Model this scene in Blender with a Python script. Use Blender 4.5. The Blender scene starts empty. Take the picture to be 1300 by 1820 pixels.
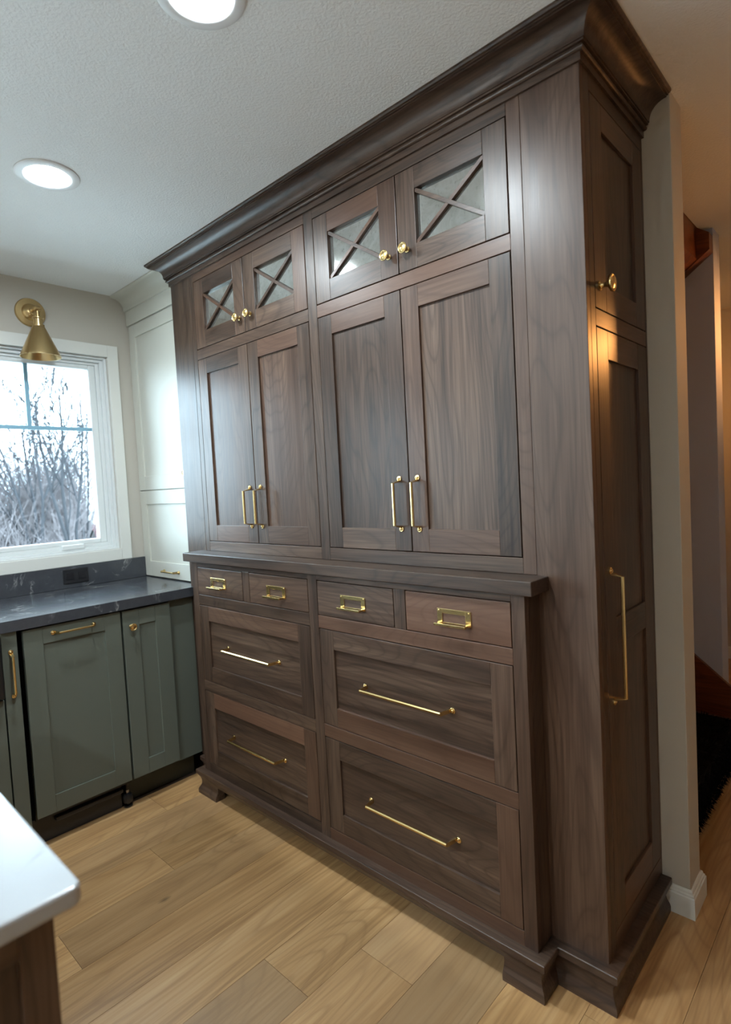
import bpy, bmesh, math, random
from mathutils import Vector, Matrix
random.seed(7)
sc = bpy.context.scene
col = sc.collection

# ------------------------------------------------------------------ camera
cam = bpy.data.cameras.new('camera')
cam_ob = bpy.data.objects.new('camera', cam)
col.objects.link(cam_ob)
RX = Vector((0.7306684637779468, 0.6806673078854387, -0.05306234084889768))
DN = Vector((-0.005647760510883011, -0.07169187171580144, -0.9974108372837629))
FW = Vector((-0.6827090880027795, 0.7290763276268641, -0.04853874382942584))
CP = Vector((3.03689, -1.38913, 1.35147))
cam_ob.matrix_world = Matrix(((RX.x, -DN.x, -FW.x, CP.x), (RX.y, -DN.y, -FW.y, CP.y),
                              (RX.z, -DN.z, -FW.z, CP.z), (0, 0, 0, 1)))
cam.sensor_fit = 'HORIZONTAL'
cam.sensor_width = 36.0
cam.lens = 1015.81687 / 1300 * 36.0
cam.clip_start = 0.02
cam.dof.use_dof = True
cam.dof.focus_distance = 1.9
cam.dof.aperture_fstop = 4.0
sc.camera = cam_ob

# ------------------------------------------------------------------ sky and exposure
world = bpy.data.worlds.new('overcast_sky')
sc.world = world
world.use_nodes = True
bg = world.node_tree.nodes['Background']
bg.inputs['Color'].default_value = (0.62, 0.85, 1.0, 1)
bg.inputs['Strength'].default_value = 11.0
sc.view_settings.view_transform = 'Standard'
sc.view_settings.look = 'None'
sc.view_settings.gamma = 1.0
sc.view_settings.use_curve_mapping = False
sc.view_settings.exposure = 0.72
CEILING_LIGHT = 250.0        # radiance of the recessed diffusers
HALL_LIGHT = 185.0          # radiance of the warm hall globe
try:
    sc.cycles.use_denoising = True
    sc.cycles.max_bounces = 6
    sc.cycles.diffuse_bounces = 4
    sc.cycles.glossy_bounces = 3
    sc.cycles.transparent_max_bounces = 6
    sc.cycles.use_adaptive_sampling = True
    sc.cycles.adaptive_threshold = 0.06
    sc.cycles.adaptive_min_samples = 16
    sc.cycles.sample_clamp_indirect = 6.0
    sc.cycles.caustics_reflective = False
    sc.cycles.caustics_refractive = False
except Exception:
    pass

# ------------------------------------------------------------------ materials
def s2l(c):
    return tuple(((v / 255) / 12.92 if v / 255 <= .04045 else ((v / 255 + .055) / 1.055) ** 2.4) for v in c)

class NT:
    def __init__(s, name):
        s.m = bpy.data.materials.new(name)
        s.m.use_nodes = True
        s.t = s.m.node_tree
        s.b = s.t.nodes['Principled BSDF']
        s.out = s.t.nodes['Material Output']
    def n(s, kind, **kw):
        nd = s.t.nodes.new(kind)
        for k, v in kw.items():
            if k.startswith('i_'):
                nd.inputs[k[2:].replace('_', ' ')].default_value = v
            else:
                setattr(nd, k, v)
        return nd
    def l(s, a, b):
        s.t.links.new(a, b)
    def mix(s, fac, a, b, mode='MIX'):
        nd = s.t.nodes.new('ShaderNodeMix')
        nd.data_type = 'RGBA'
        nd.blend_type = mode
        for i, v in ((0, fac), (6, a), (7, b)):
            if hasattr(v, 'is_linked'):
                s.l(v, nd.inputs[i])
            elif i == 0:
                nd.inputs[0].default_value = v
            else:
                nd.inputs[i].default_value = (*v[:3], 1)
        return nd.outputs[2]
    def ramp(s, fac, stops):
        nd = s.t.nodes.new('ShaderNodeValToRGB')
        el = nd.color_ramp.elements
        while len(el) < len(stops):
            el.new(.5)
        for e, (p, c) in zip(el, stops):
            e.position = p
            e.color = (*c[:3], 1) if hasattr(c, '__len__') else (c, c, c, 1)
        s.l(fac, nd.inputs[0])
        return nd.outputs[0]
    def math(s, op, a, b=None):
        nd = s.t.nodes.new('ShaderNodeMath')
        nd.operation = op
        for i, v in enumerate((a, b)):
            if v is None:
                continue
            if hasattr(v, 'is_linked'):
                s.l(v, nd.inputs[i])
            else:
                nd.inputs[i].default_value = v
        return nd.outputs[0]
    def coords(s, scale, rnd=True):
        tc = s.n('ShaderNodeTexCoord')
        src = tc.outputs['Object']
        if rnd:
            oi = s.n('ShaderNodeObjectInfo')
            vm = s.n('ShaderNodeVectorMath', operation='SCALE')
            vm.inputs[0].default_value = (31.7, 17.3, 23.9)
            s.l(oi.outputs['Random'], vm.inputs['Scale'])
            ad = s.n('ShaderNodeVectorMath', operation='ADD')
            s.l(src, ad.inputs[0])
            s.l(vm.outputs[0], ad.inputs[1])
            src = ad.outputs[0]
            s.rand = oi.outputs['Random']
        mp = s.n('ShaderNodeMapping')
        mp.inputs['Scale'].default_value = scale
        s.l(src, mp.inputs['Vector'])
        return src, mp.outputs[0]
    def noise(s, vec, scale, detail=4, rough=.55, dist=0):
        nd = s.n('ShaderNodeTexNoise')
        nd.inputs['Scale'].default_value = scale
        nd.inputs['Detail'].default_value = detail
        nd.inputs['Roughness'].default_value = rough
        nd.inputs['Distortion'].default_value = dist
        s.l(vec, nd.inputs['Vector'])
        return nd.outputs['Fac']
    def bump(s, h, strength, dist=.002):
        nd = s.n('ShaderNodeBump')
        nd.inputs['Strength'].default_value = strength
        nd.inputs['Distance'].default_value = dist
        s.l(h, nd.inputs['Height'])
        s.l(nd.outputs[0], s.b.inputs['Normal'])

def plain(name, rgb, rough=.5, metal=0.0, spec=.5, bump=None, coat=0):
    k = NT(name)
    k.b.inputs['Base Color'].default_value = (*rgb, 1)
    k.b.inputs['Roughness'].default_value = rough
    k.b.inputs['Metallic'].default_value = metal
    k.b.inputs['Specular IOR Level'].default_value = spec
    if coat:
        k.b.inputs['Coat Weight'].default_value = coat
        k.b.inputs['Coat Roughness'].default_value = .15
    src, v = k.coords((1, 1, 1), rnd=False)
    if bump:
        k.bump(k.noise(src, bump[0], 2, .6), bump[1], bump[2])
    else:
        pass
    return k.m

def wood(name, axis, dark, mid, light, across=1.0, rough=.36, var=.3, red=None, redamt=.5, knots=False, grain=1.0, figure=.5):
    k = NT(name)
    s = [22 * across] * 3
    s['xyz'.index(axis)] = 1.1 * across
    src, v = k.coords(tuple(s))
    fine_s = [150 * across] * 3
    fine_s['xyz'.index(axis)] = 5 * across
    mp2 = k.n('ShaderNodeMapping')
    mp2.inputs['Scale'].default_value = fine_s
    k.l(src, mp2.inputs['Vector'])
    wide_s = [5.5 * across] * 3
    wide_s['xyz'.index(axis)] = 1.0 * across
    mp3 = k.n('ShaderNodeMapping')
    mp3.inputs['Scale'].default_value = wide_s
    k.l(src, mp3.inputs['Vector'])
    # growth rings: contour lines of a stretched low noise -> cathedral figure
    low = k.noise(mp3.outputs[0], 1.0, 1.0, .4, .2)
    ring = k.math('FRACT', k.math('MULTIPLY', low, 26.0 * grain))
    ring = k.ramp(ring, [(0, .0), (.16, .8), (.5, 1.0), (.86, .75), (1, 0.0)])
    streak = k.noise(v, 1.0, 3, .6, .1)
    fine = k.noise(mp2.outputs[0], 1.0, 1, .6)
    f = k.math('ADD', k.math('MULTIPLY', streak, .6), k.math('MULTIPLY', fine, .4))
    base = k.ramp(f, [(.30, dark), (.5, mid), (.70, light)])
    c = k.mix(k.math('MULTIPLY', k.math('SUBTRACT', 1.0, ring), figure), base, dark)
    c = k.mix(k.ramp(low, [(.40, .0), (.66, .34)]), c, dark)
    if red:
        r2 = k.math('FRACT', k.math('MULTIPLY', k.rand, 7.31))
        c = k.mix(k.math('MULTIPLY', k.ramp(r2, [(.55, 0.0), (1.0, 1.0)]), redamt), c, red)
    if knots:
        vo = k.n('ShaderNodeTexVoronoi')
        vo.inputs['Scale'].default_value = 1.0
        kn = [4.2] * 3
        kn['xyz'.index(axis)] = 1.7
        mp4 = k.n('ShaderNodeMapping')
        mp4.inputs['Scale'].default_value = kn
        k.l(src, mp4.inputs['Vector'])
        k.l(mp4.outputs[0], vo.inputs['Vector'])
        d = k.math('ADD', vo.outputs['Distance'], k.math('MULTIPLY', fine, .05))
        c = k.mix(k.ramp(d, [(.035, .85), (.075, .0)]), c, tuple(x * .35 for x in dark))
    val = k.math('ADD', 1.0 - var / 2, k.math('MULTIPLY', k.rand, var))
    hs = k.n('ShaderNodeHueSaturation')
    k.l(c, hs.inputs['Color'])
    k.l(val, hs.inputs['Value'])
    k.l(hs.outputs[0], k.b.inputs['Base Color'])
    k.l(k.math('ADD', k.math('MULTIPLY', streak, .14), rough - .07), k.b.inputs['Roughness'])
    k.bump(f, .12, .0012)
    return k.m

DK, MD, LT, RD = s2l((48, 36, 30)), s2l((86, 67, 55)), s2l((112, 90, 74)), s2l((118, 82, 63))
WX = wood('stained_wood_x', 'x', DK, MD, LT, var=.45, red=RD, redamt=.5)
WY = wood('stained_wood_y', 'y', DK, MD, LT, var=.4, red=RD, redamt=.4)
WZ = wood('stained_wood_z', 'z', DK, MD, LT, var=.4, red=RD, redamt=.3)
OAK = wood('oak_plank', 'y', s2l((152, 113, 72)), s2l((193, 151, 101)), s2l((211, 173, 125)), across=.8, rough=.42,
           var=.34, red=s2l((166, 134, 100)), redamt=.55, knots=True, grain=.8)
STAIR = wood('red_stair_wood', 'x', s2l((70, 34, 18)), s2l((112, 58, 30)), s2l((138, 78, 44)), rough=.35, var=.1)
BARK = wood('bare_bark', 'z', (.017, .018, .021), (.024, .025, .029), (.034, .035, .039), across=.3, rough=.9)
DARKBOX = plain('cabinet_interior', (.006, .005, .005), .8)
CEIL = plain('textured_ceiling_paint', s2l((243, 245, 245)), .85, bump=(135, .45, .005))
WALL = plain('greige_wall_paint', s2l((198, 192, 181)), .75)
GREYWALL = plain('grey_stairwell_paint', s2l((188, 194, 212)), .8)
TRIM = plain('white_trim_paint', s2l((226, 226, 220)), .4)
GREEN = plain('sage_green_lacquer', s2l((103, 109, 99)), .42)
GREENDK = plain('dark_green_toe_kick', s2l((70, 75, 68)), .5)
CREAM = plain('off_white_lacquer', s2l((206, 206, 196)), .45)
BRASS = plain('polished_brass', s2l((238, 208, 146)), .24, 1.0)
ABRASS = plain('antique_brass', s2l((196, 168, 120)), .3, 1.0)
BRONZE = plain('dark_bronze', (.03, .025, .02), .5, .6)
VINYL = plain('white_window_vinyl', s2l((228, 232, 232)), .35)
GRILLE = plain('backlit_grille_blue', s2l((140, 184, 206)), .4)  # bluish backlight tint put into the pale bars' colour
BLACK = plain('black_plastic', (.022, .023, .026), .33)
SINKB = plain('black_fireclay', (.014, .014, .015), .3)
STEEL = plain('zinc_steel', (.5, .5, .52), .4, 1.0)
SHAG = plain('black_shag', (.006, .006, .007), 1.0, spec=.1)
REDPAINT = plain('red_siding', (.11, .03, .035), .7)
LAWN = plain('dry_winter_grass', (.075, .070, .066), .95)
CONIFER = plain('dark_evergreen', (.02, .034, .03), .9)
BRUSHM = plain('dry_brush_stems', (.15, .132, .134), .95)
WHITEDISC = plain('lamp_reflector_white', (.85, .86, .86), .4)

def stone(name, base, vein, rough, vscale, amount, speck):
    k = NT(name)
    src, v = k.coords((1, 1, 1), rnd=False)
    a = k.noise(src, vscale, 4, .6, 1.6)
    line = k.math('ABSOLUTE', k.math('SUBTRACT', a, .5))
    line = k.ramp(line, [(.0, 1.0), (.012, .35), (.03, 0.0)])
    mask = k.ramp(k.noise(src, vscale * 1.7, 3), [(.5, 0), (.62, 1)])
    cl = k.noise(src, vscale * 2.2, 5, .7)
    b = k.mix(k.ramp(cl, [(.3, 0), (.75, speck)]), base, vein)
    c = k.mix(k.math('MULTIPLY', k.math('MULTIPLY', line, mask), amount), b, vein)
    k.l(c, k.b.inputs['Base Color'])
    k.b.inputs['Roughness'].default_value = rough
    return k.m

QBLACK = stone('black_quartz', s2l((64, 67, 73)), s2l((190, 190, 188)), .17, 4.0, .5, .05)
QWHITE = stone('white_quartz', s2l((176, 181, 185)), s2l((112, 110, 108)), .22, 3.2, .7, .10)

def antique_mirror():
    k = NT('antique_mirror')
    src, v = k.coords((1, 1, 1))
    n1 = k.noise(src, 11, 5, .7, .6)
    n2 = k.noise(src, 70, 3, .6)
    c = k.ramp(n1, [(.3, s2l((186, 186, 178))), (.55, s2l((214, 216, 212))), (.8, s2l((170, 170, 162)))])
    c = k.mix(k.ramp(n2, [(.58, 0), (.75, .5)]), c, s2l((110, 106, 98)))
    k.l(c, k.b.inputs['Base Color'])
    k.b.inputs['Metallic'].default_value = .9
    k.l(k.ramp(n1, [(.3, .08), (.7, .03)]), k.b.inputs['Roughness'])
    return k.m
MIRROR = antique_mirror()

def glass():
    k = NT('window_glass')
    t = k.t
    tr = t.nodes.new('ShaderNodeBsdfTransparent')
    gl = t.nodes.new('ShaderNodeBsdfGlossy')
    gl.inputs['Roughness'].default_value = .02
    fr = t.nodes.new('ShaderNodeFresnel')
    fr.inputs['IOR'].default_value = 1.25
    mx = t.nodes.new('ShaderNodeMixShader')
    k.l(fr.outputs[0], mx.inputs[0])
    k.l(tr.outputs[0], mx.inputs[1])
    k.l(gl.outputs[0], mx.inputs[2])
    k.l(mx.outputs[0], k.out.inputs['Surface'])
    t.nodes.remove(k.b)
    return k.m
GLASS = glass()

def emitter(name, rgb, strength):
    k = NT(name)
    k.b.inputs['Base Color'].default_value = (.8, .8, .8, 1)
    k.b.inputs['Emission Color'].default_value = (*rgb, 1)
    k.b.inputs['Emission Strength'].default_value = strength
    return k.m
LAMPM = emitter('cool_white_diffuser', (.83, .94, 1.0), CEILING_LIGHT)
LAMPM3 = emitter('cool_white_diffuser_low', (.83, .94, 1.0), CEILING_LIGHT * .85)
LAMPM2 = emitter('cool_white_diffuser_boosted', (.83, .94, 1.0), CEILING_LIGHT * 1.7)  # unseen back row, boosted to brighten the hutch's lower front
WARMM = emitter('warm_glass_globe', (1.0, .41, .11), HALL_LIGHT)

# ------------------------------------------------------------------ mesh helpers
WLOC = {}

def finish(name, bm, mat, parent=None, smooth=False, bevel=0, recalc=True, origin=None, sharp=38):
    if recalc:
        bmesh.ops.recalc_face_normals(bm, faces=bm.faces)
    xs = [v.co for v in bm.verts]
    lo = Vector((min(c.x for c in xs), min(c.y for c in xs), min(c.z for c in xs)))
    hi = Vector((max(c.x for c in xs), max(c.y for c in xs), max(c.z for c in xs)))
    c = Vector(origin) if origin else (lo + hi) / 2
    for v in bm.verts:
        v.co -= c
    me = bpy.data.meshes.new(name)
    bm.to_mesh(me)
    bm.free()
    if smooth:
        for p in me.polygons:
            p.use_smooth = True
    me.materials.append(mat)
    o = bpy.data.objects.new(name, me)
    col.objects.link(o)
    WLOC[o.name] = c
    if parent:
        o.parent = parent
        o.location = c - WLOC[parent.name]
    else:
        o.location = c
    if bevel:
        b = o.modifiers.new('edge', 'BEVEL')
        b.width = bevel
        b.segments = 2
        b.limit_method = 'ANGLE'
        b.angle_limit = math.radians(40)
    if smooth:
        try:
            me.set_sharp_from_angle(angle=math.radians(sharp))
        except Exception:
            pass
    return o

def empty(name, loc):
    o = bpy.data.objects.new(name, None)
    o.empty_display_size = .05
    col.objects.link(o)
    o.location = loc
    WLOC[o.name] = Vector(loc)
    return o

def tag(o, label, cat, group=None, kind=None):
    o['label'] = label
    o['category'] = cat
    if group:
        o['group'] = group
    if kind:
        o['kind'] = kind
    return o

def struct(o, label=None, cat=None):
    o['kind'] = 'structure'
    if label:
        o['label'] = label
    if cat:
        o['category'] = cat
    return o

def abox(bm, x0, x1, y0, y1, z0, z1):
    x0, x1 = min(x0, x1), max(x0, x1)
    y0, y1 = min(y0, y1), max(y0, y1)
    z0, z1 = min(z0, z1), max(z0, z1)
    v = [bm.verts.new(p) for p in ((x0, y0, z0), (x1, y0, z0), (x1, y1, z0), (x0, y1, z0),
                                   (x0, y0, z1), (x1, y0, z1), (x1, y1, z1), (x0, y1, z1))]
    for f in ((0, 3, 2, 1), (4, 5, 6, 7), (0, 1, 5, 4), (1, 2, 6, 5), (2, 3, 7, 6), (3, 0, 4, 7)):
        bm.faces.new([v[i] for i in f])

def box(name, mat, parent, x0, x1, y0, y1, z0, z1, bevel=0):
    bm = bmesh.new()
    abox(bm, x0, x1, y0, y1, z0, z1)
    return finish(name, bm, mat, parent, bevel=bevel, recalc=False)

class Face:
    """a vertical face: u runs along the wall, v is height, n is how far a point stands proud of it"""
    def __init__(s, axis, val):
        s.axis, s.val = axis, val
    def p(s, u, v, n):
        return Vector((u, s.val - n, v)) if s.axis == 'y' else Vector((s.val + n, u, v))
    def box(s, name, mat, parent, u0, u1, v0, v1, n0, n1, bevel=.0012):
        a, b = s.p(u0, v0, n0), s.p(u1, v1, n1)
        return box(name, mat, parent, a.x, b.x, a.y, b.y, a.z, b.z, bevel)

def prism(bm, pts, a, b, axis):
    """polygon pts (2D) extruded along an axis from a to b"""
    def P(p, h):
        return {'x': (h, p[0], p[1]), 'y': (p[0], h, p[1]), 'z': (p[0], p[1], h)}[axis]
    A = [bm.verts.new(P(p, a)) for p in pts]
    B = [bm.verts.new(P(p, b)) for p in pts]
    n = len(pts)
    bm.faces.new(A)
    bm.faces.new(B[::-1])
    for i in range(n):
        bm.faces.new((A[i], A[(i + 1) % n], B[(i + 1) % n], B[i]))

def sweep(name, mat, parent, prof, path, smooth=True):
    """prof: (offset, z) outline; path: plan points, outward is to the right of travel; mitred"""
    bm = bmesh.new()
    P = [Vector(p) for p in path]
    nrm = []
    for i in range(len(P) - 1):
        d = (P[i + 1] - P[i]).normalized()
        nrm.append(Vector((d.y, -d.x)))
    rings = []
    for i, p in enumerate(P):
        if i == 0:
            m = nrm[0]
        elif i == len(P) - 1:
            m = nrm[-1]
        else:
            m = nrm[i - 1] + nrm[i]
            m = m / m.dot(nrm[i])
        rings.append([bm.verts.new((p.x + m.x * d, p.y + m.y * d, z)) for d, z in prof])
    k = len(prof)
    for a, b in zip(rings, rings[1:]):
        for j in range(k):
            bm.faces.new((a[j], a[(j + 1) % k], b[(j + 1) % k], b[j]))
    bm.faces.new(rings[0])
    bm.faces.new(rings[-1][::-1])
    return finish(name, bm, mat, parent, smooth=smooth, sharp=24)

def frame_axes(d):
    d = d.normalized()
    u = d.cross(Vector((0, 0, 1)))
    if u.length < 1e-4:
        u = Vector((1, 0, 0))
    u.normalize()
    return u, d.cross(u).normalized()

def tube(bm, pts, rad, seg=8, caps=True):
    rad = rad if hasattr(rad, '__len__') else [rad] * len(pts)
    rings = []
    for i, p in enumerate(pts):
        if i == 0:
            d = pts[1] - pts[0]
        elif i == len(pts) - 1:
            d = pts[-1] - pts[-2]
        else:
            d = (pts[i + 1] - pts[i]).normalized() + (pts[i] - pts[i - 1]).normalized()
        u, w = frame_axes(d)
        if rings and seg > 3:
            pass
        rings.append([bm.verts.new(p + (u * math.cos(t) + w * math.sin(t)) * rad[i])
                      for t in [2 * math.pi * (j + .5) / seg for j in range(seg)]])
    for a, b in zip(rings, rings[1:]):
        for j in range(seg):
            bm.faces.new((a[j], a[(j + 1) % seg], b[(j + 1) % seg], b[j]))
    if caps:
        bm.faces.new(rings[0][::-1])
        bm.faces.new(rings[-1])

def lathe(bm, o, d, prof, seg=20):
    """prof: (radius, height along d)"""
    u, w = frame_axes(d)
    d = d.normalized()
    rings = []
    for r, h in prof:
        rings.append([bm.verts.new(o + d * h + (u * math.cos(t) + w * math.sin(t)) * max(r, 1e-5))
                      for t in [2 * math.pi * j / seg for j in range(seg)]])
    for a, b in zip(rings, rings[1:]):
        for j in range(seg):
            bm.faces.new((a[j], a[(j + 1) % seg], b[(j + 1) % seg], b[j]))
    bm.faces.new(rings[0][::-1])
    bm.faces.new(rings[-1])

# ------------------------------------------------------------------ hardware
def bar_pull(parent, fc, u, v, length, vertical, n0=0.0, stand=.034, r=.0042, name='pull_handle', mat=None):
    """bar on two bent legs, each ending in a round ear with a screw, at centre (u, v) of face fc"""
    bm = bmesh.new()
    N = fc.p(0, 0, 1) - fc.p(0, 0, 0)
    A = Vector((0, 0, 1)) if vertical else fc.p(1, 0, 0) - fc.p(0, 0, 0)
    O = fc.p(u, v, n0)
    h = length / 2
    e = .0135
    S = N.cross(A).normalized()
    # bar with a soft square section
    tube(bm, [O + A * (-h + e) + N * stand, O + A * (h - e) + N * stand], r * 1.25, 8)
    for sg in (-1, 1):
        a0 = O + A * sg * (h - e)
        b0 = O + A * sg * (h - e * .35)
        # flat leg
        q = [(a0 + N * (stand + r * .9), a0 + N * (stand - r)), (b0 + N * .007, b0 + N * .001 - A * sg * .006)]
        w = .0058
        vs = []
        for top, bot in q:
            vs.append([bm.verts.new(top + S * w), bm.verts.new(top - S * w), bm.verts.new(bot - S * w), bm.verts.new(bot + S * w)])
        for j in range(4):
            bm.faces.new((vs[0][j], vs[0][(j + 1) % 4], vs[1][(j + 1) % 4], vs[1][j]))
        bm.faces.new(vs[0][::-1])
        bm.faces.new(vs[1])
        # ear and screw
        lathe(bm, O + A * sg * h, N, [(.0088, 0), (.0088, .0028), (.0076, .0038), (.0046, .0038), (.0044, .0060), (.0026, .0074), (0, .0078)], 14)
    return finish(name, bm, mat or BRASS, parent, smooth=True)

def knob(parent, fc, u, v, n0=0.0, s=1.0, name='knob', mat=None):
    bm = bmesh.new()
    N = fc.p(0, 0, 1) - fc.p(0, 0, 0)
    pr = [(.0095, 0), (.0095, .002), (.0062, .004), (.0048, .008), (.0046, .013), (.0062, .016), (.0062, .018), (.0110, .0195),
          (.0160, .022), (.0172, .0245), (.0168, .0272), (.0145, .0286), (.0118, .0274), (.0112, .0268), (.0085, .0278), (.004, .0292), (0, .0295)]
    lathe(bm, fc.p(u, v, n0), N, [(r * s, h * s) for r, h in pr], 24)
    return finish(name, bm, mat or BRASS, parent, smooth=True)

def campaign_pull(parent, fc, u, v, w=.112, h=.044):
    """rectangular frame plate with a bail bar folded out at its foot"""
    bm = bmesh.new()
    U = fc.p(1, 0, 0) - fc.p(0, 0, 0)
    def b(u0, u1, v0, v1, n0, n1):
        p, q = fc.p(u0, v0, n0), fc.p(u1, v1, n1)
        abox(bm, p.x, q.x, p.y, q.y, p.z, q.z)
    t = .0030
    bw = .0175
    b(u - w / 2, u - w / 2 + bw, v - h / 2, v + h / 2, 0, t)
    b(u + w / 2 - bw, u + w / 2, v - h / 2, v + h / 2, 0, t)
    b(u - w / 2 + bw, u + w / 2 - bw, v + h / 2 - .0125, v + h / 2, 0, t)
    b(u - w / 2 + bw, u + w / 2 - bw, v - h / 2, v - h / 2 + .006, 0, t)
    z = v - h / 2 + .004
    for sg in (-1, 1):
        b(u + sg * (w / 2 - bw * .95), u + sg * (w / 2 - bw * .30), z - .003, z + .003, t, .024)
    b(u - w / 2 + bw * .3, u + w / 2 - bw * .3, z - .0034, z + .0034, .020, .0285)
    N = fc.p(0, 0, 1) - fc.p(0, 0, 0)
    for su in (-1, 1):
        for sv in (-1, 1):
            lathe(bm, fc.p(u + su * (w / 2 - .006), v + sv * (h / 2 - .005), t), N, [(.0028, 0), (.0022, .0012), (0, .0016)], 8)
    return finish('campaign_pull', bm, BRASS, parent, bevel=.0006)

# ------------------------------------------------------------------ shaker leaf (door or drawer front)
def shaker(parent, fc, name, u0, u1, v0, v1, st, rt, mats, rb=None, gap=.0027, rec=.0075, th=.02, panels=None, n=0.0):
    """returns the leaf: its centre panel is the mesh, stiles and rails hang on it. mats=(stile, rail, panel)"""
    rb = rt if rb is None else rb
    u0, u1, v0, v1 = u0 + gap, u1 - gap, v0 + gap, v1 - gap
    leaf = fc.box(name, mats[2], parent, u0 + st - .004, u1 - st + .004, v0 + rb - .004, v1 - rt + .004, n - th + .002, n - rec, 0)
    fc.box('stile', mats[0], leaf, u0, u0 + st, v0, v1, n - th, n)
    fc.box('stile', mats[0], leaf, u1 - st, u1, v0, v1, n - th, n)
    fc.box('rail', mats[1], leaf, u0 + st, u1 - st, v1 - rt, v1, n - th, n)
    fc.box('rail', mats[1], leaf, u0 + st, u1 - st, v0, v0 + rb, n - th, n)
    if panels:
        for a, b in panels:
            fc.box('rail', mats[1], leaf, u0 + st, u1 - st, a, b, n - th, n)
    return leaf

def mirror_leaf(parent, fc, u0, u1, v0, v1, st, rb, rt, gap=.0027, th=.02):
    u0, u1, v0, v1 = u0 + gap, u1 - gap, v0 + gap, v1 - gap
    leaf = fc.box('glazed_door', WZ, parent, u0 + .01, u1 - .01, v0 + .01, v1 - .01, -th - .003, -th + .001, 0)
    fc.box('stile', WZ, leaf, u0, u0 + st, v0, v1, -th, 0)
    fc.box('stile', WZ, leaf, u1 - st, u1, v0, v1, -th, 0)
    fc.box('rail', WX, leaf, u0 + st, u1 - st, v1 - rt, v1, -th, 0)
    fc.box('rail', WX, leaf, u0 + st, u1 - st, v0, v0 + rb, -th, 0)
    a, b, c, d = u0 + st, u1 - st, v0 + rb, v1 - rt
    m = fc.box('mirror_pane', MIRROR, leaf, a, b, c, d, -.0165, -.0145, 0)
    m['label'] = 'mottled antique mirror pane'
    w = .0115
    L = math.hypot(b - a, d - c)
    ux, uz = (b - a) / L, (d - c) / L
    for sg in (1, -1):
        bm = bmesh.new()
        # a straight bar clipped to the opening's corners
        p = [(a, c), (b, d)] if sg == 1 else [(a, d), (b, c)]
        dx, dz = ux, uz * sg
        nx, nz = -dz, dx
        poly = [(p[0][0] + nx * w, p[0][1] + nz * w), (p[0][0] - nx * w, p[0][1] - nz * w),
                (p[1][0] - nx * w, p[1][1] - nz * w), (p[1][0] + nx * w, p[1][1] + nz * w)]
        # corner points keep the ends inside the opening
        cl = lambda q: (min(max(q[0], a), b), min(max(q[1], c), d))
        p0, p1 = p
        poly = [cl(poly[0]), p0, cl(poly[1]), cl(poly[2]), p1, cl(poly[3])]
        pts = [fc.p(q[0], q[1], 0) for q in poly]
        n0, n1 = -.0145, -.0035 - (.0006 if sg == 1 else 0)
        prism(bm, [(q.x, q.z) for q in pts], fc.val - n0, fc.val - n1, 'y')
        finish('mullion', bm, WX, leaf, bevel=.0006)
    return leaf

# ------------------------------------------------------------------ dimensions
CEILZ = 2.413
XL, XR = 0.576, 2.495           # hutch sides
YW = 0.4485                     # wall behind the hutch
UF = Face('y', 0.0)             # upper front plane
LF = Face('y', -0.0807)         # lower (drawer) front plane
SF = Face('x', XR)              # hutch side
GF = Face('x', 0.600)           # green cabinet fronts
CF = Face('y', 0.053)           # cream cabinet front
RMX, RMY0, RMY1 = 5.6, -3.6, 3.2

# ------------------------------------------------------------------ room shell
floor = struct(box('floor', plain('subfloor', s2l((60, 44, 30)), .9), None, -.12, RMX, RMY0, RMY1, -.05, -.004))
PW = .191
random.seed(21)
fixed = {2: [-.447], 3: [-.838], 6: [-.478], 1: [-1.2, .75], 4: [-1.55, .4], 5: [-1.15, .7]}
for k in range(27):
    x0 = .544 + PW * k
    if x0 > RMX:
        break
    cuts = list(fixed.get(k, [random.uniform(-2.4, -.9)]))
    while cuts[0] > RMY0 + .4:
        cuts.insert(0, cuts[0] - random.uniform(1.5, 2.1))
    while cuts[-1] < RMY1 - .4:
        cuts.append(cuts[-1] + random.uniform(1.5, 2.1))
    for a, b in zip(cuts, cuts[1:]):
        a, b = max(a, RMY0), min(b, RMY1)
        if b - a < .05:
            continue
        box('floor_plank', OAK, floor, x0 + .0005, x0 + PW - .0005, a + .0005, b - .0005, -.004, 0)

def poly_slab(name, mat, rects, z0, z1):
    bm = bmesh.new()
    for r in rects:
        abox(bm, *r, z0, z1)
    return finish(name, bm, mat, None, recalc=False)
struct(poly_slab('ceiling', CEIL, [(-.12, RMX, RMY0, .5615), (2.385, RMX, .5615, RMY1), (-.12, 2.385, 1.74, RMY1)], CEILZ, CEILZ + .1))

# window opening in the left wall
WY0, WY1, WZ0, WZ1 = -.815, -.072, 1.08, 2.085
bm = bmesh.new()
PD0, PD1, PDZ = -3.35, -1.80, 2.06        # added daylight door's opening farther along the same wall
abox(bm, -.14, 0, RMY0, PD0, 0, CEILZ)
abox(bm, -.14, 0, PD0, PD1, PDZ, CEILZ)
abox(bm, -.14, 0, PD1, WY0, 0, CEILZ)
abox(bm, -.14, 0, WY1, RMY1, 0, CEILZ)
abox(bm, -.14, 0, WY0, WY1, 0, WZ0)
abox(bm, -.14, 0, WY0, WY1, WZ1, CEILZ)
struct(finish('wall_left', bm, WALL, None, recalc=False))
struct(box('wall_back', WALL, None, 0, 2.5715, YW, .5615, 0, CEILZ, .002))
struct(box('wall_right', WALL, None, RMX, RMX + .1, RMY0 - .1, RMY1 + .1, -.05, CEILZ + .1))
struct(box('wall_front', WALL, None, -.14, RMX, RMY0 - .1, RMY0, -.05, CEILZ + .1))
struct(box('wall_stairs', GREYWALL, None, -.1, 2.435, 1.62, 1.74, 0, 3.6, .002))
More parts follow.
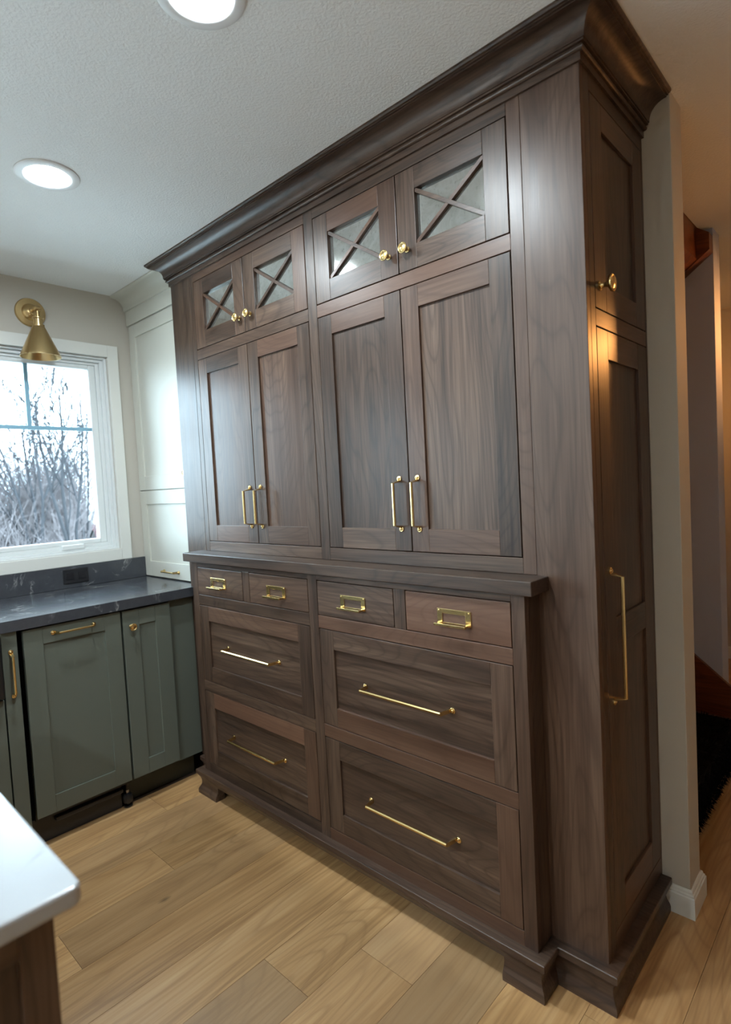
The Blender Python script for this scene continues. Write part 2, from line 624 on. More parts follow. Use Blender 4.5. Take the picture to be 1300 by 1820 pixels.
struct(box('wall_far', WALL, None, -.14, RMX, RMY1, RMY1 + .1, -.05, CEILZ + .1))
# stairwell shaft above the opening
bm = bmesh.new()
abox(bm, -.1, 2.385, .50, .5615, CEILZ, 3.6)
abox(bm, 2.385, 2.47, .50, 1.74, CEILZ + .1, 3.6)
abox(bm, -.2, -.1, .50, 1.74, 0, 3.6)
abox(bm, -.2, 2.47, .50, 1.74, 3.6, 3.66)
struct(finish('wall_stairwell', bm, GREYWALL, None, recalc=False))
struct(sweep('baseboard_back', TRIM, None,
             [(0, 0), (.0145, 0), (.0145, .062), (.011, .065), (.011, .069), (.0075, .072), (.0065, .078), (.003, .0823), (0, .0823)],
             [(2.50, YW), (2.5715, YW), (2.5715, .5615), (2.3, .5615)], smooth=False))
struct(sweep('baseboard_stairs', TRIM, None, [(0, 0), (.0145, 0), (.0145, .075), (.006, .0823), (0, .0823)],
             [(2.435, 1.645), (2.435, 1.74), (1.6, 1.74)], smooth=False))

struct(sweep('baseboard_far', TRIM, None, [(0, 0), (.0145, 0), (.0145, .075), (.006, .0823), (0, .0823)],
             [(0, RMY1), (RMX, RMY1)], smooth=False))

# ------------------------------------------------------------------ window
win = empty('window_1', (0, (WY0 + WY1) / 2, WZ0))
struct(win, 'white casement window with a cross grille above the dark counter', 'window')
co = .058
box('casing_board', TRIM, win, 0, .018, WY1, WY1 + .055, 1.022, 2.146, .002)
box('casing_board', TRIM, win, 0, .018, WY0 - .055, WY0, 1.022, 2.146, .002)
box('casing_board', TRIM, win, 0, .018, WY0, WY1, WZ1, 2.146, .002)
box('casing_board', TRIM, win, 0, .020, WY0, WY1, 1.022, WZ0, .002)
def ring(name, mat, parent, o, i, x0, x1, bv=.002):
    """four frame pieces between outer (y0,y1,z0,z1) and inner rectangles"""
    box(name, mat, parent, x0, x1, o[0], i[0], o[2], o[3], bv)
    box(name, mat, parent, x0, x1, i[1], o[1], o[2], o[3], bv)
    box(name, mat, parent, x0, x1, i[0], i[1], o[2], i[2], bv)
    box(name, mat, parent, x0, x1, i[0], i[1], i[3], o[3], bv)
R0_ = (WY0, WY1, WZ0, WZ1)
R1_ = (WY0 + .012, WY1 - .012, WZ0 + .010, WZ1 - .011)
R2_ = (WY0 + .028, WY1 - .028, WZ0 + .022, WZ1 - .026)
R3_ = (WY0 + .046, WY1 - .046, WZ0 + .040, WZ1 - .040)
R4_ = (WY0 + .080, WY1 - .080, WZ0 + .062, WZ1 - .061)
ring('jamb', VINYL, win, R0_, R1_, -.14, -.004)
ring('frame_step', VINYL, win, R1_, R2_, -.12, -.022)
ring('frame_step', VINYL, win, R2_, R3_, -.11, -.038)
ring('sash_rail', VINYL, win, R3_, R4_, -.095, -.045, .004)
box('window_pane', GLASS, win, -.066, -.062, R4_[0] - .004, R4_[1] + .004, R4_[2] - .004, R4_[3] + .004)
gy = -.4445
box('grille_bar', GRILLE, win, -.061, -.050, gy - .009, gy + .009, 1.722, R4_[3])
box('grille_bar', GRILLE, win, -.061, -.050, R4_[0], R4_[1], 1.704, 1.722)
box('crank_cover', VINYL, win, -.045, -.015, -.355, -.245, 1.100, 1.124, .004)

# added unseen glazed door farther left, lets daylight in to brighten the ceiling
pdo = empty('added_daylight_door', (0, (PD0 + PD1) / 2, 0))
struct(pdo, 'added unseen glazed door letting in daylight, farther left along the window wall', 'door')
ring('casing_board', TRIM, pdo, (PD0 - .06, PD1 + .06, .0, PDZ + .06), (PD0, PD1, .0, PDZ), .0005, .018)
pm = (PD0 + PD1) / 2
for a, b, xo in ((PD0, pm + .03, -.10), (pm - .03, PD1, -.06)):
    ring('door_leaf_rail', VINYL, pdo, (a, b, .01, PDZ), (a + .07, b - .07, .12, PDZ - .08), xo, xo + .035)
    box('door_pane', GLASS, pdo, xo + .014, xo + .020, a + .066, b - .066, .116, PDZ - .076)

# ------------------------------------------------------------------ hutch
hut = empty('hutch_cabinet', ((XL + XR) / 2, .18, 0))
tag(hut, 'tall dark-stained wooden hutch with brass pulls, crown moulding and mirrored top doors', 'cabinet')
lx0, lx1 = .735, 2.344
bay = [(.7661, 1.1353, 1.5088), (1.5544, 1.9281, 2.3023)]
zT0, zT1, zD0, zD1 = 1.9819, 2.2782, 1.1324, 1.9391
CROWN0 = 2.310
# carcasses
box('upper_carcass', DARKBOX, hut, XL + .002, XR - .024, .0225, YW - .003, 1.089, 2.405)
box('lower_carcass', DARKBOX, hut, lx0 + .002, lx1 - .002, LF.val + .0225, .0, .061, 1.05)
box('lower_carcass', DARKBOX, hut, XL + .06, XR - .024, .0225, YW - .003, .03, 1.088)
# side columns
UF.box('column_board', WZ, hut, XL, lx0, .10, 2.335, -.0222, 0, .0012)
UF.box('column_board', WZ, hut, 2.3412, XR, .10, 2.335, -.0222, 0, .0012)
box('side_panel', WZ, hut, XL, XL + .018, .0225, YW - .003, .92, 2.335)
# upper face frame
UF.box('frame_stile', WZ, hut, lx0, .7661, 1.089, 2.335, -.0222, -.0006)
UF.box('frame_stile', WZ, hut, 1.5088, 1.5544, 1.089, 2.335, -.0222, -.0006)
UF.box('frame_stile', WZ, hut, 2.3023, 2.3406, 1.089, 2.335, -.0222, -.0006)
for a, s, b in bay:
    UF.box('frame_rail', WX, hut, a, b, 1.089, zD0, -.0222, -.0006)
    UF.box('frame_rail', WX, hut, a, b, zD1, zT0, -.0222, -.0006)
    UF.box('frame_rail', WX, hut, a, b, zT1, 2.335, -.0222, -.0006)
for i, (a, s, b) in enumerate(bay):
    for (u0, u1, side) in ((a, s, 1), (s, b, -1)):
        e0 = u0 if side == 1 else u0 - .0008
        e1 = u1 + .0008 if side == 1 else u1
        d = shaker(hut, UF, 'door', e0, e1, zD0, zD1, .0645, .0655, (WZ, WX, WZ), .070)
        pu = (s - .0385) if side == 1 else (s + .0335)
        bar_pull(d, UF, pu, 1.2835, .159, True)
        t = mirror_leaf(hut, UF, e0, e1, zT0, zT1, .069, .070, .064)
        knob(t, UF, pu + (.001 if side == 1 else .0025), 2.0455, 0, .95)
# drawers
rows = [(.5241, .8634), (.1488, .4794)]
dbay = [(.7795, 1.5143), (1.5605, 2.3058)]
small = [(.7795, 1.1179), (1.1627, 1.5143), (1.5605, 1.909), (1.9534, 2.3058)]
LF.box('frame_stile', WZ, hut, lx0, .7795, .10, 1.051, -.0222, 0)
LF.box('frame_stile', WZ, hut, 1.5143, 1.5605, .10, 1.051, -.0222, 0)
LF.box('frame_stile', WZ, hut, 2.3058, lx1, .10, 1.051, -.0222, 0)
for a, b in dbay:
    LF.box('frame_rail', WX, hut, a, b, 1.0301, 1.051, -.0222, 0)
    LF.box('frame_rail', WX, hut, a, b, .8634, .9077, -.0222, 0)
    LF.box('frame_rail', WX, hut, a, b, .4794, .5241, -.0222, 0)
    LF.box('frame_rail', WX, hut, a, b, .10, .1488, -.0222, 0)
LF.box('frame_stile', WZ, hut, 1.1179, 1.1627, .9077, 1.0301, -.0222, 0)
LF.box('frame_stile', WZ, hut, 1.909, 1.9534, .9077, 1.0301, -.0222, 0)
for a, b in small:
    d = LF.box('drawer_front', WX, hut, a + .0026, b - .0026, .9077 + .0026, 1.0301 - .0026, -.02, 0)
    campaign_pull(d, LF, (a + b) / 2 - .006 + (.005 if a > 1.5 else 0), .9675)
for a, b in dbay:
    for c, e in rows:
        d = shaker(hut, LF, 'drawer_front', a, b, c, e, .0665, .0655, (WZ, WX, WX))
        bar_pull(d, LF, (a + b) / 2 + .001, (c + e) / 2 + .001, .341, False, -.0075, .0415, .0042)
box('return_panel', WZ, hut, lx1 - .02, lx1, LF.val + .0225, -.0002, .10, 1.051)
box('return_panel', WZ, hut, lx0, lx0 + .02, LF.val + .0225, -.0002, .10, 1.051)
box('ledge', WX, hut, .693, 2.3726, -.0973, -.0004, 1.051, 1.089, .0025)
# right side
def side(n, m, u0, u1, v0, v1):
    SF.box(n, m, hut, u0, u1, v0, v1, -.0222, 0)
side('side_stile', WZ, .0225, .0535, .10, 2.335)
side('side_stile', WZ, .434, YW - .002, .10, 2.335)
side('side_rail', WY, .0535, .434, 2.272, 2.335)
side('side_rail', WY, .0535, .434, 1.711, 1.7535)
side('side_rail', WY, .0535, .434, .10, .158)
d = shaker(hut, SF, 'side_door', .0535, .434, 1.7535, 2.272, .0725, .066, (WZ, WY, WZ))
knob(d, SF, .083, 1.812, 0, 1.25)
d = shaker(hut, SF, 'side_door', .0535, .434, .158, 1.711, .0725, .072, (WZ, WY, WZ), .083, panels=[(.891, .968)])
bar_pull(d, SF, .092, .927, .341, True, 0, .030, .0040)
# crown
cv = [(.0225 + .0465 * (1 - math.cos(t)), 2.351 + .044 * math.sin(t)) for t in [math.pi / 2 * i / 12 for i in range(13)]]
crown = [(0, CROWN0), (.0065, CROWN0), (.0065, 2.3285), (.0120, 2.3285), (.0150, 2.3305), (.0163, 2.3340), (.0150, 2.3375), (.0120, 2.3390),
         (.0120, 2.3415), (.0195, 2.3415), (.0195, 2.3465), (.0225, 2.3465)] + cv + [(.0690, 2.3985), (.0740, 2.3985), (.0740, 2.4020),
         (.0780, 2.4030), (.0815, 2.4070), (.0815, CEILZ - .0006), (0, CEILZ - .0006)]
sweep('crown_moulding', WX, hut, crown, [(XL, .03), (XL, 0), (XR, 0), (XR, YW - .001)])
# plinth and bracket feet
up = [(.020, .077), (.0245, .083), (.0245, .0875), (.0300, .0895), (.0300, .1070), (.0283, .1087), (-.004, .1087)]
foot = [(-.02, 0), (.0250, 0), (.0255, .016), (.0225, .024), (.0150, .036), (.0125, .046), (.0130, .058), (.0155, .068)] + up
foot[-1] = (-.02, .1087)
mid = [(-.004, .058), (.0130, .058), (.0155, .068)] + up
sweep('bracket_foot', WX, hut, foot, [(XL + .03, 0), (lx0, 0), (lx0, LF.val), (.852, LF.val)])
sweep('plinth_moulding', WX, hut, mid, [(.852, LF.val), (2.249, LF.val)])
sweep('bracket_foot', WX, hut, foot, [(2.249, LF.val), (lx1, LF.val), (lx1, 0), (XR, 0), (XR, YW - .016)])

# ------------------------------------------------------------------ cream cabinet in the corner
crm = empty('wall_cabinet', (.28, .25, .914))
tag(crm, 'tall off-white shaker cabinet standing on the counter between window and hutch', 'cabinet')
box('carcass', CREAM, crm, .002, .572, .0745, YW - .003, .915, 2.40)
CF.box('frame_stile', CREAM, crm, .002, .010, .915, 2.26, -.02, -.004)
d = shaker(crm, CF, 'door', .010, .566, .918, 1.379, .064, .072, (CREAM, CREAM, CREAM), .080, gap=.0016)
bar_pull(d, CF, .300, .955, .150, False, 0, .026, .0036)
d = shaker(crm, CF, 'door', .010, .566, 1.379, 2.262, .064, .066, (CREAM, CREAM, CREAM), .074, gap=.0022)
knob(d, CF, .520, 1.452, 0, .8)
CF.box('frieze_board', CREAM, crm, .002, .566, 2.263, 2.40, -.02, .007)
cw = [(.016 + .058 * (1 - math.cos(t)), 2.350 + .052 * math.sin(t)) for t in [math.pi / 2 * i / 8 for i in range(9)]]
sweep('crown_moulding', CREAM, crm, [(.006, 2.338), (.014, 2.340), (.016, 2.346)] + cw + [(.078, 2.404), (.083, 2.408), (.083, CEILZ - .0006), (.006, CEILZ - .0006)],
      [(.001, .053), (.492, .053)])

# ------------------------------------------------------------------ counter run under the window
SK0, SK1 = -1.56, -.806          # sink
cnt = empty('countertop', (.3, -.6, .871))
tag(cnt, 'black quartz countertop with white veins and backsplash under the window', 'countertop')
bm = bmesh.new()
prism(bm, [(.001, .440), (.001, -1.64), (.6154, -1.64), (.6154, SK0), (.13, SK0), (.13, SK1), (.6154, SK1), (.6154, -.001), (.574, -.001), (.574, .440)], .871, .914, 'z')
finish('counter_slab', bm, QBLACK, cnt, bevel=.0015)
box('backsplash', QBLACK, cnt, .0005, .020, -1.64, .0525, .9145, 1.0215, .0012)
out = empty('electrical_outlet', (.0205, -.3135, .937))
tag(out, 'black horizontal double outlet set in the dark backsplash', 'outlet')
box('cover_plate', BLACK, out, .0203, .0255, -.374, -.253, .937, 1.008, .002)
for yy in (-.342, -.285):
    r = box('receptacle', plain('black_outlet_face', (.02, .02, .023), .25), out, .0255, .0275, yy - .018, yy + .018, .955, .990, .003)
    for dz in (-.006, .006):
        box('slot', DARKBOX, r, .0274, .0279, yy - .004, yy + .006, .9725 + dz - .001, .9725 + dz + .001)

# narrow green cabinet beside the hutch
nar = empty('base_cabinet', (.3, -.17, 0))
tag(nar, 'narrow sage green base cabinet with brass knob beside the dark hutch', 'cabinet')
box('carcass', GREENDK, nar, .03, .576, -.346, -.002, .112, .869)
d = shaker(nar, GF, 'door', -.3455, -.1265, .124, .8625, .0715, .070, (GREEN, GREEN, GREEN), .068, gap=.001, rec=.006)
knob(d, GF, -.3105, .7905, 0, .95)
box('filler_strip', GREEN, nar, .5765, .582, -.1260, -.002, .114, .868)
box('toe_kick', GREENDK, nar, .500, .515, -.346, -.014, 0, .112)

dw = empty('dishwasher', (.3, -.54, 0))
tag(dw, 'panel-fronted dishwasher with sage green door and brass bar pull', 'dishwasher')
box('tub_housing', BLACK, dw, .03, .572, -.7265, -.3475, .105, .866)
d = shaker(dw, GF, 'door_panel', -.7275, -.3530, .125, .8645, .068, .066, (GREEN, GREEN, GREEN), .069, gap=.0008, rec=.006)
bar_pull(d, GF, -.544, .8345, .156, False, 0, .03, .0036)
kp = box('kick_plate', BLACK, dw, .540, .550, -.735, -.385, .002, .104)
box('kick_vent_bar', BLACK, kp, .550, .574, -.655, -.385, .074, .090, .003)
bm = bmesh.new()
lathe(bm, Vector((.558, -.362, 0)), Vector((0, 0, 1)), [(.019, 0), (.019, .006), (.006, .008), (.006, .018), (.020, .020), (.022, .026), (.022, .046), (.016, .056), (.006, .058), (.006, .104)], 10)
f = finish('levelling_foot', bm, BLACK, dw, smooth=True)
bm = bmesh.new()
lathe(bm, Vector((.558, -.362, .060)), Vector((0, 0, 1)), [(.0068, 0), (.0068, .012)], 6)
finish('adjuster_nut', bm, STEEL, f)

po = empty('pull_out_cabinet', (.3, -.772, 0))
tag(po, 'slim sage green pull-out with vertical brass handle left of the dishwasher', 'cabinet')
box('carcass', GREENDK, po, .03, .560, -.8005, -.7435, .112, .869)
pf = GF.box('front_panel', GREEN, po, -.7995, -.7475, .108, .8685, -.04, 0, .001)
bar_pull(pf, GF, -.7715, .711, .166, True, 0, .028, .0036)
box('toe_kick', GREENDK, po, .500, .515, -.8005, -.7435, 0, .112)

sb = empty('sink_base_cabinet', (.3, -1.2, 0))
tag(sb, 'sage green sink base cabinet under the black apron sink', 'cabinet')
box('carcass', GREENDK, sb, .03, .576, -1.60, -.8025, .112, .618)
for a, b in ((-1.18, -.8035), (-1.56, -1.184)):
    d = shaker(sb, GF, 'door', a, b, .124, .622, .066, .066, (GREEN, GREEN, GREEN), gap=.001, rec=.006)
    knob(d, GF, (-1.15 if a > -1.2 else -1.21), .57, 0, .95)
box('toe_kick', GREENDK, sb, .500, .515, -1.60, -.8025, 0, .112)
box('end_panel', GREEN, sb, .03, .60, -1.635, -1.602, 0, .869)
snk = empty('apron_sink', (.37, (SK0 + SK1) / 2, .63))
tag(snk, 'black farmhouse apron sink at the left edge of the counter', 'sink')
bm = bmesh.new()
abox(bm, .600, .628, SK0 + .002, SK1 - .0005, .632, .869)
finish('apron', bm, SINKB, snk, recalc=False, bevel=.006)
bm = bmesh.new()
abox(bm, .135, .160, SK0 + .002, SK1 - .0005, .632, .868)
abox(bm, .160, .600, SK0 + .002, SK0 + .028, .632, .868)
abox(bm, .160, .600, SK1 - .026, SK1 - .0005, .632, .868)
abox(bm, .160, .600, SK0 + .028, SK1 - .026, .632, .655)
finish('basin', bm, SINKB, snk, recalc=False)

# ------------------------------------------------------------------ island
isl = empty('island_cabinet', (1.6, -1.75, 0))
tag(isl, 'dark-stained island cabinet with recessed end panel in the lower left corner', 'cabinet')
IX, IY0, IY1 = 2.328, -2.30, -1.189
box('carcass', DARKBOX, isl, .95, IX - .021, IY0 + .002, IY1 - .012, .08, .889)
IF = Face('x', IX)
shaker(isl, IF, 'end_panel', IY0, IY1, .085, .890, .037, .040, (WZ, WY, WZ), .09, gap=0, rec=.010)
box('back_panel', WZ, isl, .95, IX - .0205, IY1 - .012, IY1 - .0005, .085, .889)
box('toe_kick', DARKBOX, isl, 1.0, IX - .05, IY0 + .05, IY1 - .05, 0, .085)
bm = bmesh.new()
r = .012
cx, cy = 2.352, -1.163
pts = [(.92, IY0 - .03), (cx, IY0 - .03)] + [(cx - r + r * math.cos(t), cy - r + r * math.sin(t)) for t in [math.pi / 2 * i / 5 for i in range(6)]] + [(.92, cy)]
prism(bm, pts, .8905, .914, 'z')
tag(finish('island_countertop', bm, QWHITE, None, bevel=.004), 'white veined quartz island countertop corner in the foreground', 'countertop')

# ------------------------------------------------------------------ lights
def recessed(x, y, label, mat=LAMPM):
    t = empty('recessed_light', (x, y, CEILZ - .006))
    tag(t, label, 'light', 'recessed ceiling lights')
    bm = bmesh.new()
    lathe(bm, Vector((x, y, CEILZ)), Vector((0, 0, -1)), [(.096, 0), (.096, .003), (.092, .0055), (.072, .0060), (.0665, .0046), (.0645, .0030), (.0635, 0)], 48)
    finish('trim_ring', bm, WHITEDISC, t, smooth=True)
    bm = bmesh.new()
    lathe(bm, Vector((x, y, CEILZ)), Vector((0, 0, -1)), [(.0625, .0006), (.0625, .0022), (.056, .0026)], 32)
    finish('diffuser', bm, mat, t, smooth=True)
recessed(1.009, -.657, 'lit round recessed ceiling light above the counter, the lower left one')
recessed(1.955, -.662, 'lit round recessed ceiling light cut off by the top edge')
recessed(1.009, -2.80, 'lit round recessed ceiling light behind the island, nearest the window wall', LAMPM2)
recessed(2.90, -2.80, 'lit round recessed ceiling light behind the camera, farthest from the window wall', LAMPM3)
recessed(1.955, -2.80, 'lit round recessed ceiling light behind the island, farther from the window wall', LAMPM2)

sco = empty('wall_sconce', (0, -.42, 2.255))
tag(sco, 'brass wall sconce with cone shade above the window', 'lamp')
bm = bmesh.new()
lathe(bm, Vector((.0003, -.42, 2.255)), Vector((1, 0, 0)), [(.067, 0), (.067, .008), (.064, .012), (.040, .013), (.038, .018), (.030, .026), (.014, .031), (.012, .034)], 36)
finish('backplate', bm, ABRASS, sco, smooth=True)
bm = bmesh.new()
tube(bm, [Vector((.03, -.42, 2.255)), Vector((.072, -.42, 2.258)), Vector((.098, -.42, 2.252))], .0065, 10)
lathe(bm, Vector((.1, -.435, 2.25)), Vector((0, 1, 0)), [(.006, 0), (.011, .004), (.012, .015), (.011, .026), (.006, .030)], 14)
tube(bm, [Vector((.1, -.42, 2.25)), Vector((.1, -.42, 2.205))], .006, 10)
finish('arm', bm, ABRASS, sco, smooth=True)
bm = bmesh.new()
lathe(bm, Vector((.1, -.42, 2.212)), Vector((0, 0, -1)), [(.010, 0), (.024, .003), (.024, .008), (.019, .010), (.019, .036), (.026, .038), (.026, .045), (.02, .046)], 24)
finish('socket', bm, ABRASS, sco, smooth=True)
bm = bmesh.new()
lathe(bm, Vector((.1, -.42, 2.168)), Vector((0, 0, -1)), [(.024, 0), (.0275, .004), (.084, .132), (.0865, .141), (.0850, .141), (.0825, .132), (.0262, .006), (.022, .004)], 48)
finish('shade', bm, ABRASS, sco, smooth=True)

hl = empty('pendant_lamp', (2.98, 2.0, CEILZ))
tag(hl, 'unseen warm pendant with added light-blocking plates in the hall beyond the stairs', 'lamp')
bm = bmesh.new()
lathe(bm, Vector((2.98, 2.0, CEILZ - .0005)), Vector((0, 0, -1)), [(.055, 0), (.055, .012), (.02, .022), (.0035, .024), (.0035, .25), (.018, .255), (.022, .285)], 20)
finish('stem', bm, ABRASS, hl, smooth=True)
bm = bmesh.new()
lathe(bm, Vector((2.98, 2.0, 2.17)), Vector((0, 0, -1)), [(.012, 0), (.06, .008), (.11, .035), (.14, .085), (.138, .085), (.108, .037), (.058, .010), (.012, .002)], 28)
finish('ceiling_light_blocker', bm, BRONZE, hl, smooth=True)  # dome added to keep the hall lamp's light off the ceiling
bm = bmesh.new()
lathe(bm, Vector((2.98, 2.0, 1.992)), Vector((0, 0, -1)), [(.02, -.012), (.125, 0), (.13, .004), (.12, .010), (.03, .018), (.008, .03)], 28)
finish('floor_light_blocker', bm, BRONZE, hl, smooth=True)  # plate added to block the lamp's downward light onto the hall floor
for k in range(4):
    a = math.pi / 4 + k * math.pi / 2
    bm = bmesh.new()
    tube(bm, [Vector((2.98 + .122 * math.cos(a), 2.0 + .122 * math.sin(a), 1.99)), Vector((2.98 + .132 * math.cos(a), 2.0 + .132 * math.sin(a), 2.10))], .003, 6)
    finish('blocker_bar', bm, ABRASS, hl)
bm = bmesh.new()
lathe(bm, Vector((2.98, 2.0, 2.135)), Vector((0, 0, -1)), [(.065 * math.sin(t) + .0005, .065 - .065 * math.cos(t)) for t in [math.pi * i / 12 for i in range(13)]], 20)
finish('globe', bm, WARMM, hl, smooth=True)

# ------------------------------------------------------------------ stairs in the hall
st = empty('staircase', (2.2, 1.1, 0))
tag(st, 'reddish brown wooden stairs rising behind the end of the wall', 'stairs')
RUN, RISE, SX = .235, .195, 2.466
for i in range(6):
    x = SX - RUN * i
    box('riser', STAIR, st, x - .02, x, .57, 1.598, RISE * i, RISE * (i + 1) - .028)
    box('tread', STAIR, st, x - RUN - .02, x + .015, .57, 1.598, RISE * (i + 1) - .028, RISE * (i + 1), .006)
bm = bmesh.new()
prism(bm, [(2.47, 0), (2.47, .335), (1.0, .335 + 1.47 * .86), (1.0, 0)], 1.5985, 1.6195, 'y')
finish('skirt_board', bm, STAIR, st)
us = empty('upper_stair_flight', (2.2, 1.1, 2.1))
tag(us, 'dark brown wooden underside of the upper stairs seen through the ceiling opening', 'stairs')
bm = bmesh.new()
prism(bm, [(1.4, 1.56), (2.383, 2.272), (2.383, 2.50), (1.4, 1.80)], .575, 1.555, 'y')
finish('soffit', bm, STAIR, us)
bm = bmesh.new()
prism(bm, [(1.4, 1.545), (2.433, 2.303), (2.433, 2.376), (2.384, 2.412), (2.384, 2.55), (1.4, 1.82)], 1.556, 1.6195, 'y')
finish('stringer', bm, STAIR, us)
# shaggy runner on the bottom step
random.seed(3)
bm = bmesh.new()
ry0, ry1 = .62, 1.535
path = [(SX + .002, .012), (SX + .016, RISE - .01), (SX + .020, RISE + .006), (SX - .03, RISE + .012), (SX - RUN + .0, RISE + .012), (SX - RUN + .014, RISE + .03), (SX - RUN + .014, RISE * 2)]
NY = 24
grid = []
for j in range(NY + 1):
    yy = ry0 + (ry1 - ry0) * j / NY
    grid.append([bm.verts.new((px + .012 + random.uniform(-.006, .006), yy, pz + random.uniform(-.006, .006) + .004)) for px, pz in path])
for a, b in zip(grid, grid[1:]):
    for j in range(len(path) - 1):
        bm.faces.new((a[j], a[j + 1], b[j + 1], b[j]))
def tuft(p, d, L, w):
    u, v = frame_axes(d)
    a = random.uniform(0, 6.28)
    s_ = (u * math.cos(a) + v * math.sin(a)) * w
    vs = [bm.verts.new(p + s_), bm.verts.new(p - s_), bm.verts.new(p + d * L)]
    bm.faces.new(vs)
for _ in range(5200):
    k = random.random()
    yy = random.uniform(ry0, ry1)
    if k < .55:
        p = Vector((SX + .022, yy, random.uniform(.012, RISE)))
        d = Vector((random.uniform(.3, 1), random.uniform(-.5, .5), random.uniform(-1, -.1)))
    else:
        p = Vector((random.uniform(SX - RUN, SX + .02), yy, RISE + .014))
        d = Vector((random.uniform(-.2, .8), random.uniform(-.5, .5), random.uniform(.3, 1)))
    d.normalize()
    L = random.uniform(.012, .028)
    if p.z + d.z * L < .003:
        L = max(.004, (p.z - .003) / abs(d.z))
    tuft(p, d, L, .0025)
tag(finish('stair_runner', bm, SHAG, None, recalc=False), 'black shaggy runner draped over the bottom stair', 'runner')

# ------------------------------------------------------------------ outdoors
struct(box('ground', LAWN, None, -70, -.16, -40, 60, -.75, -.6))
struct(box('added_patio', plain('bounce_slab_pale', (.55, .55, .53), .9), None, -5.0, -.16, -8, 5, -.6, -.10))  # unseen pale slab added to bounce daylight up to the ceiling
def bare_tree(x, y, h, label, seed, stems=2, lean=.12, r0=.055):
    rnd = random.Random(seed)
    bm = bmesh.new()
    def grow(p, d, L, r, depth):
        n = 4
        pts, rad = [p], [r]
        q = p
        for i in range(n):
            d = (d + Vector((rnd.uniform(-1, 1), rnd.uniform(-1, 1), rnd.uniform(-.3, .6))) * .13).normalized()
            q = q + d * L / n
            pts.append(q)
            rad.append(r * (1 - .55 * (i + 1) / n))
        tube(bm, pts, [max(v_, .0075) for v_ in rad], 5 if depth < 2 else 3, caps=False)
        if depth >= 4:
            return
        for i in range(1, n + 1):
            for _ in range(2 if depth < 3 else 2):
                if rnd.random() < (.82 if i > 1 else .35):
                    a = rnd.uniform(0, 6.28)
                    u, w = frame_axes(d)
                    nd = (d * rnd.uniform(.7, 1.3) + (u * math.cos(a) + w * math.sin(a)) * rnd.uniform(.45, .8) + Vector((0, 0, .25))).normalized()
                    grow(pts[i], nd, L * rnd.uniform(.38, .62), rad[i] * rnd.uniform(.45, .7), depth + 1)
    for s in range(stems):
        a = rnd.uniform(0, 6.28)
        grow(Vector((x + .1 * math.cos(a), y + .1 * math.sin(a), -.62)), Vector((lean * math.cos(a), lean * math.sin(a), 1)).normalized(), h * rnd.uniform(.8, 1), r0 * rnd.uniform(.75, 1), 1)
    o = finish('bare_tree', bm, BARK, None, recalc=False, origin=(x, y, -.6))
    return tag(o, label, 'tree', 'bare trees outside the window')
bare_tree(-13.2, 3.55, 4.3, 'bare winter tree left of the grille bar in the window', 11, 3, .16)
bare_tree(-12.2, 4.02, 4.9, 'tall forked bare tree seen right of the grille bar', 5, 3, .10)
bare_tree(-13.8, 4.95, 4.2, 'slender bare tree nearest the right side of the window', 23, 2, .10, .04)
for i, (x, y, h) in enumerate([(-17, 2.2, 4.4), (-16, 6.6, 4.0)]):
    bare_tree(x, y, h, ['bare tree outside beyond the left edge of the window', 'bare tree outside beyond the right edge of the window'][i], 40 + i, 2)
random.seed(5)
bm = bmesh.new()
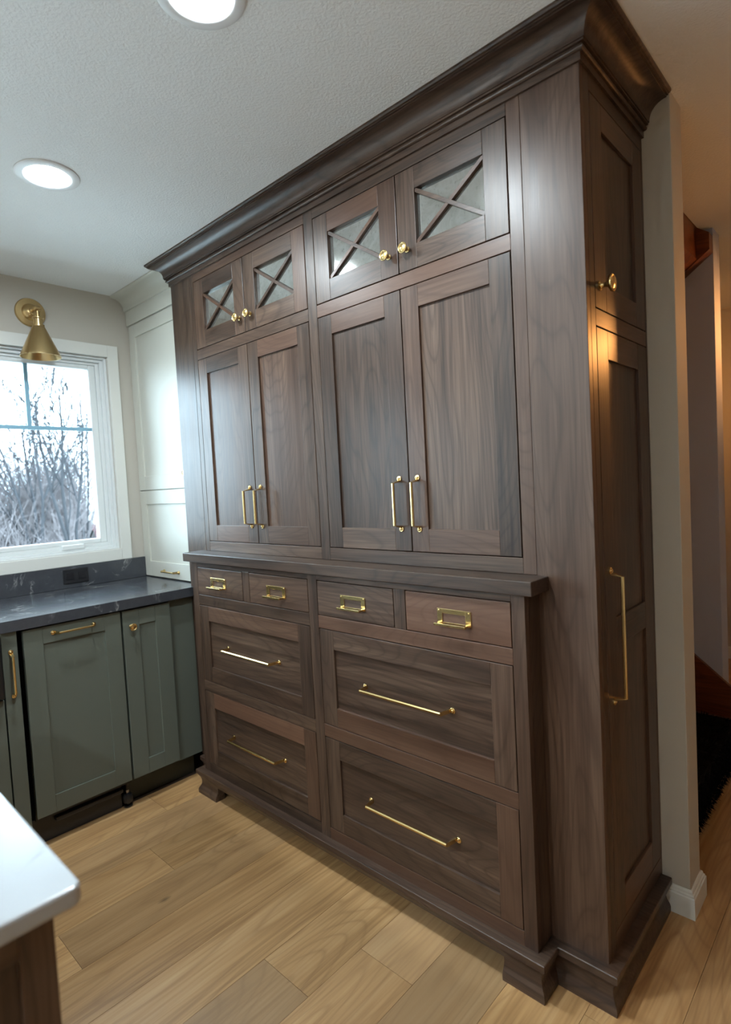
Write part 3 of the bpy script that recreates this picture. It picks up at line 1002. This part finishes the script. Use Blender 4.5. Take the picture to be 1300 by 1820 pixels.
for _ in range(1500):
    y = random.uniform(-5, 13)
    x = random.uniform(-19, -12.8)
    if y > (x + 13) * -.36 + 4.55 and y < 9.5:      # a gap where the shrub and shed show through
        continue
    big = random.uniform(.8, 2.2) * (.65 if x > -14.2 else 1.15) * (1 + .2 * math.sin(y * 1.3))
    for _s in range(11):
        p = Vector((x + random.uniform(-.15, .15), y + random.uniform(-.15, .15), -.62))
        a_ = random.uniform(0, 6.28)
        sp = random.uniform(.15, .75) * big
        q1 = p + Vector((math.cos(a_) * sp * .4, math.sin(a_) * sp * .4, big * random.uniform(.6, 1.0)))
        q2 = q1 + Vector((math.cos(a_) * sp * .7 + random.uniform(-.2, .2), math.sin(a_) * sp * .7 + random.uniform(-.2, .2), big * random.uniform(.3, .95)))
        tube(bm, [p, q1, q2], [.011, .008, .004], 3, caps=False)
        for _t in range(2):
            b_ = q1.lerp(q2, random.random())
            tube(bm, [b_, b_ + Vector((random.uniform(-.4, .4), random.uniform(-.4, .4), random.uniform(.05, .5))) * big], [.006, .003], 3, caps=False)
tag(finish('brush', bm, BRUSHM, None, recalc=False), 'tangled dry leafless brush under the bare trees outside', 'brush', kind='stuff')
# evergreen shrub and the neighbour's shed
bm = bmesh.new()
random.seed(9)
ex, ey = -18.0, 6.66
for lay in range(16):
    z = -.6 + 1.33 * lay / 16
    rr = .42 * (1 - lay / 16.5)
    for j in range(26):
        a = random.uniform(0, 6.28)
        d = Vector((math.cos(a), math.sin(a), random.uniform(-.1, .4))).normalized()
        p = Vector((ex, ey, z))
        u, w = frame_axes(d)
        e = p + d * rr * random.uniform(.75, 1.1)
        vs = [bm.verts.new(p), bm.verts.new((p + e) / 2 + u * .05), bm.verts.new(e), bm.verts.new((p + e) / 2 - u * .05)]
        bm.faces.new(vs)
        vs = [bm.verts.new(p), bm.verts.new((p + e) / 2 + w * .05), bm.verts.new(e), bm.verts.new((p + e) / 2 - w * .05)]
        bm.faces.new(vs)
tag(finish('evergreen_shrub', bm, CONIFER, None, recalc=False), 'small dark evergreen shrub at the right edge of the window view', 'shrub')
sh = empty('shed', (-24, 10.3, -.6))
tag(sh, 'distant white shed with red lower wall beside the evergreen shrub', 'shed')
box('wall', REDPAINT, sh, -25.5, -22.5, 8.40, 12.2, -.6, .25)
box('upper_wall', TRIM, sh, -25.5, -22.5, 8.40, 12.2, .25, .80)
bm = bmesh.new()
prism(bm, [(8.2, .80), (10.3, 1.5), (12.4, .80)], -25.6, -22.4, 'x')
finish('roof', bm, TRIM, sh)
